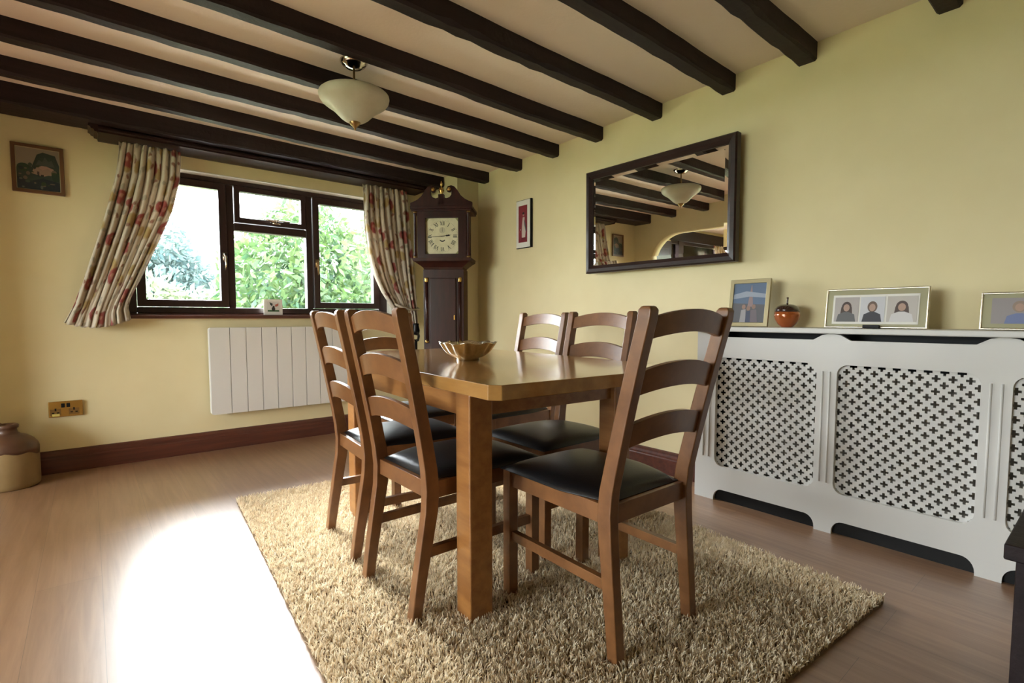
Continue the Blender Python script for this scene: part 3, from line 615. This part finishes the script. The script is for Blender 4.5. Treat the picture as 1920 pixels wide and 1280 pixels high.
def hand(name, ang, ln, w_, y, orn=False):
    bm = bmesh.new(); pts = [(-w_, -.012), (w_, -.012), (w_ * .7, ln * .55), (w_ * .5, ln)] + [(-w_ * .5, ln), (-w_ * .7, ln * .55)]
    prism(bm, pts, y, y + .0012, 'y')
    if orn:
        for c0 in (.52, .72): prism(bm, ellipse(0, ln * c0, .0075, .009, 12), y, y + .0012, 'y')
    o = mk(name, bm, M['black'], dial); o.location = (cxd, 0, czd); o.rotation_euler = (0, ang, 0); return o
hand('minute_hand', math.radians(267), .118, .0026, -.022); hand('hour_hand', math.radians(83), .078, .003, -.0205, True)
bm = bmesh.new(); prism(bm, ellipse(0, .050, .026, .026, 28), -.0168, -.0162, 'y'); o = mk('seconds_ring', bm, flat((.50, .47, .32)), dial); o.location = (cxd, 0, czd)
o = hand('seconds_hand', 0, .024, .0012, -.019); o.location = (cxd, 0, czd + .05)
bm = bmesh.new(); prism(bm, [(.026 * math.cos(math.radians(a)), -.045 + .022 * math.sin(math.radians(a))) for a in range(200, 341, 14)] + [(.018 * math.cos(math.radians(a)), -.045 + .012 * math.sin(math.radians(a))) for a in range(340, 199, -14)], -.017, -.0165, 'y'); o = mk('calendar_slot', bm, ink, dial); o.location = (cxd, 0, czd + .02)
for sx in (-1, 1):
    for sz in (-1, 1): bm = bmesh.new(); prism(bm, [(sx * .137, czd + sz * .148), (sx * .137, czd + sz * .118), (sx * .112, czd + sz * .148)], -.0168, -.0162, 'y'); mk('corner_painting', bm, flat((.30, .30, .12)), dial)
# scrolled iron ornament on stand between curtain and clock
st = empty('iron_stand', (2.262, 4.090, 0), 0, 'small black scrolled iron stand between the curtain and the clock', 'stand')
bm = bmesh.new(); tube(bm, [(0, 0, .0), (0, 0, .80)], .012); lathe(bm, [(.036, 0), (.036, .012), (.012, .03)], n=20); mk('post', bm, M['blackmetal'], st, smooth=True)
bm = bmesh.new()
for k in range(3):
    a = k * 2 * PI / 3 + .4
    tube(bm, [(math.cos(a) * r, math.sin(a) * r, z) for r, z in ((.005, .80), (.035, .79), (.048, .83), (.036, .87), (.018, .86), (.022, .84))], .006)
lathe(bm, [(.0, .84), (.03, .85), (.036, .885), (.026, .93), (.03, .945), (.0, .95)], n=16); mk('scroll_top', bm, M['blackmetal'], st, smooth=True)

# ------------------------------------------------------------------ ceiling light
LX, LY = 1.125, 2.665; LZ = cz(LY, LX)
lamp = empty('ceiling_light', (LX, LY, LZ), 0, 'bell-shaped marbled glass ceiling light hanging between the dark beams', 'ceiling light')
bm = bmesh.new(); lathe(bm, [(.070, 0), (.070, -.006), (.062, -.016), (.060, -.020), (.045, -.026), (.040, -.034), (.018, -.040), (.0, -.041)], n=40); mk('canopy', bm, M['chrome'], lamp, smooth=True)
bm = bmesh.new(); tube(bm, [(0, 0, -.035), (0, 0, -.30)], .006, 12); mk('stem', bm, M['darkbrass'], lamp, smooth=True)
pr2 = [(.172, -.150), (.178, -.155), (.180, -.165), (.176, -.182), (.165, -.197), (.148, -.210), (.128, -.223), (.108, -.238), (.090, -.256), (.072, -.274), (.052, -.288), (.032, -.296), (.016, -.297)]
pr2 = [(r, z - .018) for r, z in pr2]
inner = [(r - .005, z + .004) for r, z in reversed(pr2)]
bm = bmesh.new(); lathe(bm, pr2 + inner + [pr2[0]], n=56); mk('lamp_shade', bm, M['shade'], lamp, smooth=True)
bm = bmesh.new(); lathe(bm, [(.0, -.306), (.027, -.308), (.029, -.315), (.023, -.327), (.013, -.334), (.011, -.339), (.005, -.344), (.006, -.351), (.0, -.356)], n=24); mk('finial', bm, M['darkbrass'], lamp, smooth=True)

# ------------------------------------------------------------------ rug
RC = Vector((1.34, 1.77, 0)); ra = math.radians(-4.0); RWd, RLn = 1.70, 2.42
rug = empty('shag_rug', (RC.x, RC.y, 0), ra, 'cream shaggy rectangular rug under the dining table and chairs', 'rug')
mk('backing', B((-RWd / 2, RWd / 2, -RLn / 2, RLn / 2, .0005, .010)), M['rugbase'], rug)
def ribbons(name, n, gen, mats, parent=None):
    V, F, R = gen(n)
    me = bpy.data.meshes.new(name); me.vertices.add(len(V)); me.vertices.foreach_set('co', V.astype(np.float32).ravel())
    me.loops.add(F.size); me.loops.foreach_set('vertex_index', F.astype(np.int32).ravel()); me.polygons.add(len(F))
    me.polygons.foreach_set('loop_start', np.arange(0, F.size, 4, dtype=np.int32)); me.polygons.foreach_set('loop_total', np.full(len(F), 4, dtype=np.int32))
    me.update(calc_edges=True); at = me.attributes.new('rnd', 'FLOAT', 'POINT'); at.data.foreach_set('value', R.astype(np.float32))
    me.materials.append(mats); me.validate()
    o = bpy.data.objects.new(name, me); COL.objects.link(o)
    if parent: o.parent = parent
    return o
def pile(n):
    px = np.random.uniform(-RWd / 2, RWd / 2, n); py = np.random.uniform(-RLn / 2, RLn / 2, n)
    # clumps: strands of one tuft share a lean
    cx = np.floor(px / .011 + .6 * np.sin(py * 90)); cy = np.floor(py / .011 + .6 * np.sin(px * 80)); hsh = np.sin(cx * 12.9898 + cy * 78.233) * 43758.5453; hs = hsh - np.floor(hsh); h2 = np.sin(cx * 39.3 + cy * 11.1) * 24634.63; h2 = h2 - np.floor(h2)
    ang = hs * 2 * PI + np.random.normal(0, .8, n); ln = .023 + .010 * h2 + np.random.uniform(-.004, .005, n)
    lean = .10 + .60 * np.random.rand(n); wd = .0026 + .0014 * np.random.rand(n); tw = ang + PI / 2 + np.random.normal(0, .6, n)
    rows = 4; V = np.zeros((n, rows, 2, 3)); x, y, z = px.copy(), py.copy(), np.full(n, .006)
    for k in range(rows):
        wk = wd * (1, 1.1, 1.1, .5)[k]
        for s, sg in ((0, -1), (1, 1)):
            V[:, k, s, 0] = x + sg * wk * np.cos(tw) * .5; V[:, k, s, 1] = y + sg * wk * np.sin(tw) * .5; V[:, k, s, 2] = z
        th = lean * (k + .4) / 1.5 ; st_ = ln / (rows - 1)
        x = x + st_ * np.sin(th) * np.cos(ang); y = y + st_ * np.sin(th) * np.sin(ang); z = np.maximum(z + st_ * np.cos(th), .004); ang = ang + np.random.normal(0, .5, n); tw = tw + .5
    base = np.arange(n)[:, None] * (rows * 2)
    q = np.array([[2 * k, 2 * k + 1, 2 * k + 3, 2 * k + 2] for k in range(rows - 1)])
    F = (base[:, :, None] + q[None]).reshape(-1, 4)
    R = np.repeat(np.clip(.5 * np.random.rand(n) + .5 * hs, 0, 1), rows * 2)
    return V.reshape(-1, 3), F, R
o = ribbons('pile', 150000, pile, M['pile'], rug); o['kind'] = 'stuff'

# ------------------------------------------------------------------ table
RZ = .012
ta = math.radians(-3.5); tpx, tpy = .903, 1.300
tb = empty('dining_table', (tpx - (tpx * math.cos(ta) - tpy * math.sin(ta)), tpy - (tpx * math.sin(ta) + tpy * math.cos(ta)), RZ), ta, 'rectangular oak dining table with thick square legs standing on the rug', 'table')
TX0, TX1, TY0, TY1, TT = .835, 1.725, 1.065, 2.62, .806
c = .028
bm = bmesh.new(); prism(bm, [(TX0 + c, TY0), (TX1 - c, TY0), (TX1, TY0 + c), (TX1, TY1 - c), (TX1 - c, TY1), (TX0 + c, TY1), (TX0, TY1 - c), (TX0, TY0 + c)], TT - .043, TT, 'z')
mk('tabletop', bm, M['oaktop'], tb, bevel=.003)
for y in (TY0 + .36, TY1 - .36): pass
mk('apron', B((.915, 1.625, 1.325, 1.347, TT - .135, TT - .043)), M['oakz'], tb); mk('apron', B((.915, 1.625, 2.42, 2.442, TT - .135, TT - .043)), M['oakz'], tb)
mk('apron', B((.915, .937, 1.347, 2.42, TT - .135, TT - .043)), M['oakz'], tb); mk('apron', B((1.603, 1.625, 1.347, 2.42, TT - .135, TT - .043)), M['oakz'], tb)
for x in (.903, 1.565):
    for y in (1.300, 2.375): mk('leg', B((x, x + .088, y, y + .088, 0, TT - .043)), M['oakz'], tb, bevel=.006)
bw = empty('bowl', (1.245, 1.80, RZ + TT), 0, 'fluted silver bowl with a wavy rim on the dining table', 'bowl')
def wv(k, a, r, z): 
    s = min(1, max(0, (r - .045) / .06)); return (r * (1 + .035 * s * math.sin(a * 16)), z + s * s * .003 * math.sin(a * 8 + .5))
bm = bmesh.new(); prof = [(.0, .012), (.044, .010), (.046, .0), (.050, .0), (.048, .010), (.070, .018), (.092, .034), (.107, .054), (.119, .073), (.122, .076), (.117, .0765), (.104, .058), (.088, .037), (.066, .021), (.0, .015)]
lathe(bm, prof, n=112, wave=wv); mk('dish', bm, M['silver'], bw, smooth=True)

# ------------------------------------------------------------------ dining chairs: seat side faces local +y
def chair(label, loc, rz, yt, yf, wt=.413, wf=.392):
    r = empty('dining_chair', loc, rz, label, 'chair', 'ladder-back oak chairs with black seats around the table')
    H = 1.018; O = M['oak']
    # side profile of the back post: rear edge and front edge
    rear = [(yf, 0), (yf * .72, .12), (yf * .36, .25), (-.003, .36), (0, .43), (-.006, .50), (yt * .22, .60), (yt * .50, .75), (yt * .78, .89), (yt * .98, .985), (yt, 1.008), (yt + .007, H)]
    dep = [.036, .040, .044, .048, .050, .048, .046, .044, .042, .042, .041, .030]
    n = len(rear); zz = [p_[1] for p_ in rear]
    def yat(z): 
        for (a, za), (b_, zb) in zip(rear, rear[1:]):
            if z <= zb: return a + (b_ - a) * (z - za) / (zb - za)
        return rear[-1][0]
    for s in (-1, 1):
        bm = bmesh.new(); rings = []
        for k, (y, z) in enumerate(rear):
            hw = (wf + (wt - wf) * min(1, z / .9)) / 2; a, b_ = s * hw, s * (hw - .036)
            if k == n - 1: a, b_ = s * (hw - .004), s * (hw - .032)
            d_ = dep[k] if k < n - 1 else .026
            rings.append([bm.verts.new(p_) for p_ in ((a, y, z), (b_, y, z), (b_, y + d_, z), (a, y + d_, z))])
        for a, b_ in zip(rings, rings[1:]):
            for k in range(4): bm.faces.new((a[k], a[(k + 1) % 4], b_[(k + 1) % 4], b_[k]))
        bm.faces.new(rings[0][::-1]); bm.faces.new(rings[-1]); mk('back_leg', bm, O, r, bevel=.004)
        x0, x1 = sorted((s * .203, s * .165)); mk('front_leg', B((x0, x1, .452, .490, 0, .455)), O, r, bevel=.003)
        x0, x1 = sorted((s * .193, s * .172)); mk('side_rail', B((x0, x1, .045, .452, .398, .455)), O, r, bevel=.002)
        x0, x1 = sorted((s * .192, s * .170)); mk('stretcher', B((x0, x1, yat(.23) + .03, .455, .205, .238)), O, r, bevel=.002)
    mk('back_rail', B((-.17, .17, .012, .034, .398, .455)), O, r, bevel=.002); mk('front_rail', B((-.166, .166, .462, .484, .398, .455)), O, r, bevel=.002)
    for zb, zt, rb, rt_ in ((.930, .988, .019, .024), (.775, .844, .020, .024), (.622, .692, .022, .024)):
        bm = bmesh.new(); rings = []; N_ = 16
        for i in range(N_ + 1):
            u = i / N_ * 2 - 1; x = u * .172; hgt = 1 - u * u; bow = -.020 * (1 - u * u)
            b0, t0 = zb + rb * hgt, zt + rt_ * hgt
            yb, yt_ = yat(zb) + .010 + bow, yat(min(zt, .985)) + .010 + bow
            rings.append([bm.verts.new(p_) for p_ in ((x, yb, b0), (x, yt_, t0), (x, yt_ + .020, t0), (x, yb + .020, b0))])
        for a, b_ in zip(rings, rings[1:]):
            for k in range(4): bm.faces.new((a[k], a[(k + 1) % 4], b_[(k + 1) % 4], b_[k]))
        bm.faces.new(rings[0][::-1]); bm.faces.new(rings[-1]); mk('back_slat', bm, O, r, bevel=.002)
    # padded seat
    bm = bmesh.new(); NX, NY = 14, 14; top = []
    for j in range(NY + 1):
        v_ = j / NY; y = .030 + .472 * v_; hw = .165 + .043 * min(1, v_ * 3); row = []
        for i in range(NX + 1):
            u = i / NX * 2 - 1; ed = max(0, 1 - abs(u) ** 6) ** .5 * max(0, 1 - abs(2 * v_ - 1) ** 6) ** .5
            row.append(bm.verts.new((u * hw, y, .458 + .020 * ed + .020 * (1 - u * u) * (1 - (2 * v_ - 1) ** 2))))
        top.append(row)
    bot = [[bm.verts.new((v.co.x, v.co.y, .4555)) for v in row] for row in top]
    for j in range(NY):
        for i in range(NX):
            bm.faces.new((top[j][i], top[j][i + 1], top[j + 1][i + 1], top[j + 1][i])); bm.faces.new((bot[j][i], bot[j + 1][i], bot[j + 1][i + 1], bot[j][i + 1]))
    per = [(0, i) for i in range(NX)] + [(j, NX) for j in range(NY)] + [(NY, i) for i in range(NX, 0, -1)] + [(j, 0) for j in range(NY, 0, -1)]
    for a, b_ in zip(per, per[1:] + per[:1]): bm.faces.new((top[a[0]][a[1]], bot[a[0]][a[1]], bot[b_[0]][b_[1]], top[b_[0]][b_[1]]))
    mk('seat', bm, M['leather'], r, smooth=True)
    return r
def copy_tree(o, label, loc, rz):
    c_ = o.copy(); COL.objects.link(c_); c_.location = loc; c_.rotation_euler = (0, 0, rz); c_['label'] = label
    for ch in list(o.children):
        k = ch.copy(); COL.objects.link(k); k.parent = c_
    return c_
chair('oak ladder-back chair nearest the camera, at the near table end, its back towards us', (1.300, .893, RZ), math.radians(-1), -.127, -.028, .415, .400)
side = chair('oak ladder-back chair on the left of the table, the nearer of the two', (.812, 1.612, RZ), math.radians(-90), -.100, -.056)
copy_tree(side, 'oak ladder-back chair on the left of the table, the farther one, before the heater', (.847, 2.135, RZ), math.radians(-94.5))
copy_tree(side, 'oak ladder-back chair on the wall side of the table, nearer one beside the cabinet', (1.870, 1.665, RZ), math.radians(90))
copy_tree(side, 'oak ladder-back chair on the wall side of the table, farther one near the clock', (2.085, 2.310, RZ), math.radians(90))
copy_tree(side, 'oak ladder-back chair at the far end of the table, half hidden behind another chair', (1.378, 2.855, RZ), math.radians(180))

# dark side table at the right edge of the frame
sd = empty('side_table', (0, 0, 0), 0, 'dark wooden side table cut off by the right edge of the picture', 'table')
mk('tabletop', B((1.636, 2.10, -.32, .164, .432, .470)), M['beam'], sd, bevel=.004)
for x in (1.665, 2.03):
    for y in (-.29, .10): mk('leg', B((x, x + .045, y, y + .045, 0, .432)), M['beam'], sd, bevel=.003)

# ------------------------------------------------------------------ garden beyond the window
g = B((-60, 60, 4.75, 90, -.35, -.15), (-60, -4.0, -60, 4.75, -.35, -.15), (-4, 60, -60, -2.5, -.35, -.15)); tag(mk('lawn', g, M['lawn']), 'pale grass of the garden outside the window', 'lawn', kind='stuff')
def foliage(name, cx, cy, blobs, n, size, m, label, cat, group=None, trunk=True):
    root = empty(name, (cx, cy, -.15), 0, label, cat, group)
    def gen(n):
        bl = np.array(blobs, float); w = bl[:, 3] * bl[:, 4]; w /= w.sum(); k = np.random.choice(len(bl), n, p=w)
        d = np.random.normal(size=(n, 3)); d /= np.linalg.norm(d, axis=1)[:, None]; rr = .72 + .30 * np.random.rand(n)
        P = bl[k, :3] + d * bl[k][:, [3, 3, 4]] * rr[:, None]
        ax = d * .55 + np.random.normal(size=(n, 3)) * .55; ax[:, 2] -= .25; ax /= np.linalg.norm(ax, axis=1)[:, None]
        sd_ = np.cross(ax, np.random.normal(size=(n, 3))); sd_ /= np.linalg.norm(sd_, axis=1)[:, None]; L_ = size * (.6 + .8 * np.random.rand(n))[:, None]
        V = np.stack([P, P + ax * L_ * .45 + sd_ * L_ * .20, P + ax * L_, P + ax * L_ * .45 - sd_ * L_ * .20], 1)
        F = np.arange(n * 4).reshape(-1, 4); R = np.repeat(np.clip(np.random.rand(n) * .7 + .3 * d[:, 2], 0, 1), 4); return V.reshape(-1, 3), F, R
    o = ribbons('foliage', n, gen, m, root)
    if trunk:
        bm = bmesh.new(); t_ = blobs[0]; tube(bm, [(0, 0, 0), (t_[0] * .5, t_[1] * .5, t_[2] * .5), (t_[0], t_[1], t_[2])], [t_[3] * .08, t_[3] * .06, t_[3] * .03]); mk('trunk', bm, M['bark'], root, smooth=True)
    return root
tag(mk('bounce_slab', B((-8, 6, 4.75, 7.2, -.149, -.10)), M['bounceslab']), 'pale ground slab added out of view outside the window to bounce daylight indoors', 'bounce_slab', kind='structure')  # unseen reflector, added to throw daylight up to soffit and ceiling
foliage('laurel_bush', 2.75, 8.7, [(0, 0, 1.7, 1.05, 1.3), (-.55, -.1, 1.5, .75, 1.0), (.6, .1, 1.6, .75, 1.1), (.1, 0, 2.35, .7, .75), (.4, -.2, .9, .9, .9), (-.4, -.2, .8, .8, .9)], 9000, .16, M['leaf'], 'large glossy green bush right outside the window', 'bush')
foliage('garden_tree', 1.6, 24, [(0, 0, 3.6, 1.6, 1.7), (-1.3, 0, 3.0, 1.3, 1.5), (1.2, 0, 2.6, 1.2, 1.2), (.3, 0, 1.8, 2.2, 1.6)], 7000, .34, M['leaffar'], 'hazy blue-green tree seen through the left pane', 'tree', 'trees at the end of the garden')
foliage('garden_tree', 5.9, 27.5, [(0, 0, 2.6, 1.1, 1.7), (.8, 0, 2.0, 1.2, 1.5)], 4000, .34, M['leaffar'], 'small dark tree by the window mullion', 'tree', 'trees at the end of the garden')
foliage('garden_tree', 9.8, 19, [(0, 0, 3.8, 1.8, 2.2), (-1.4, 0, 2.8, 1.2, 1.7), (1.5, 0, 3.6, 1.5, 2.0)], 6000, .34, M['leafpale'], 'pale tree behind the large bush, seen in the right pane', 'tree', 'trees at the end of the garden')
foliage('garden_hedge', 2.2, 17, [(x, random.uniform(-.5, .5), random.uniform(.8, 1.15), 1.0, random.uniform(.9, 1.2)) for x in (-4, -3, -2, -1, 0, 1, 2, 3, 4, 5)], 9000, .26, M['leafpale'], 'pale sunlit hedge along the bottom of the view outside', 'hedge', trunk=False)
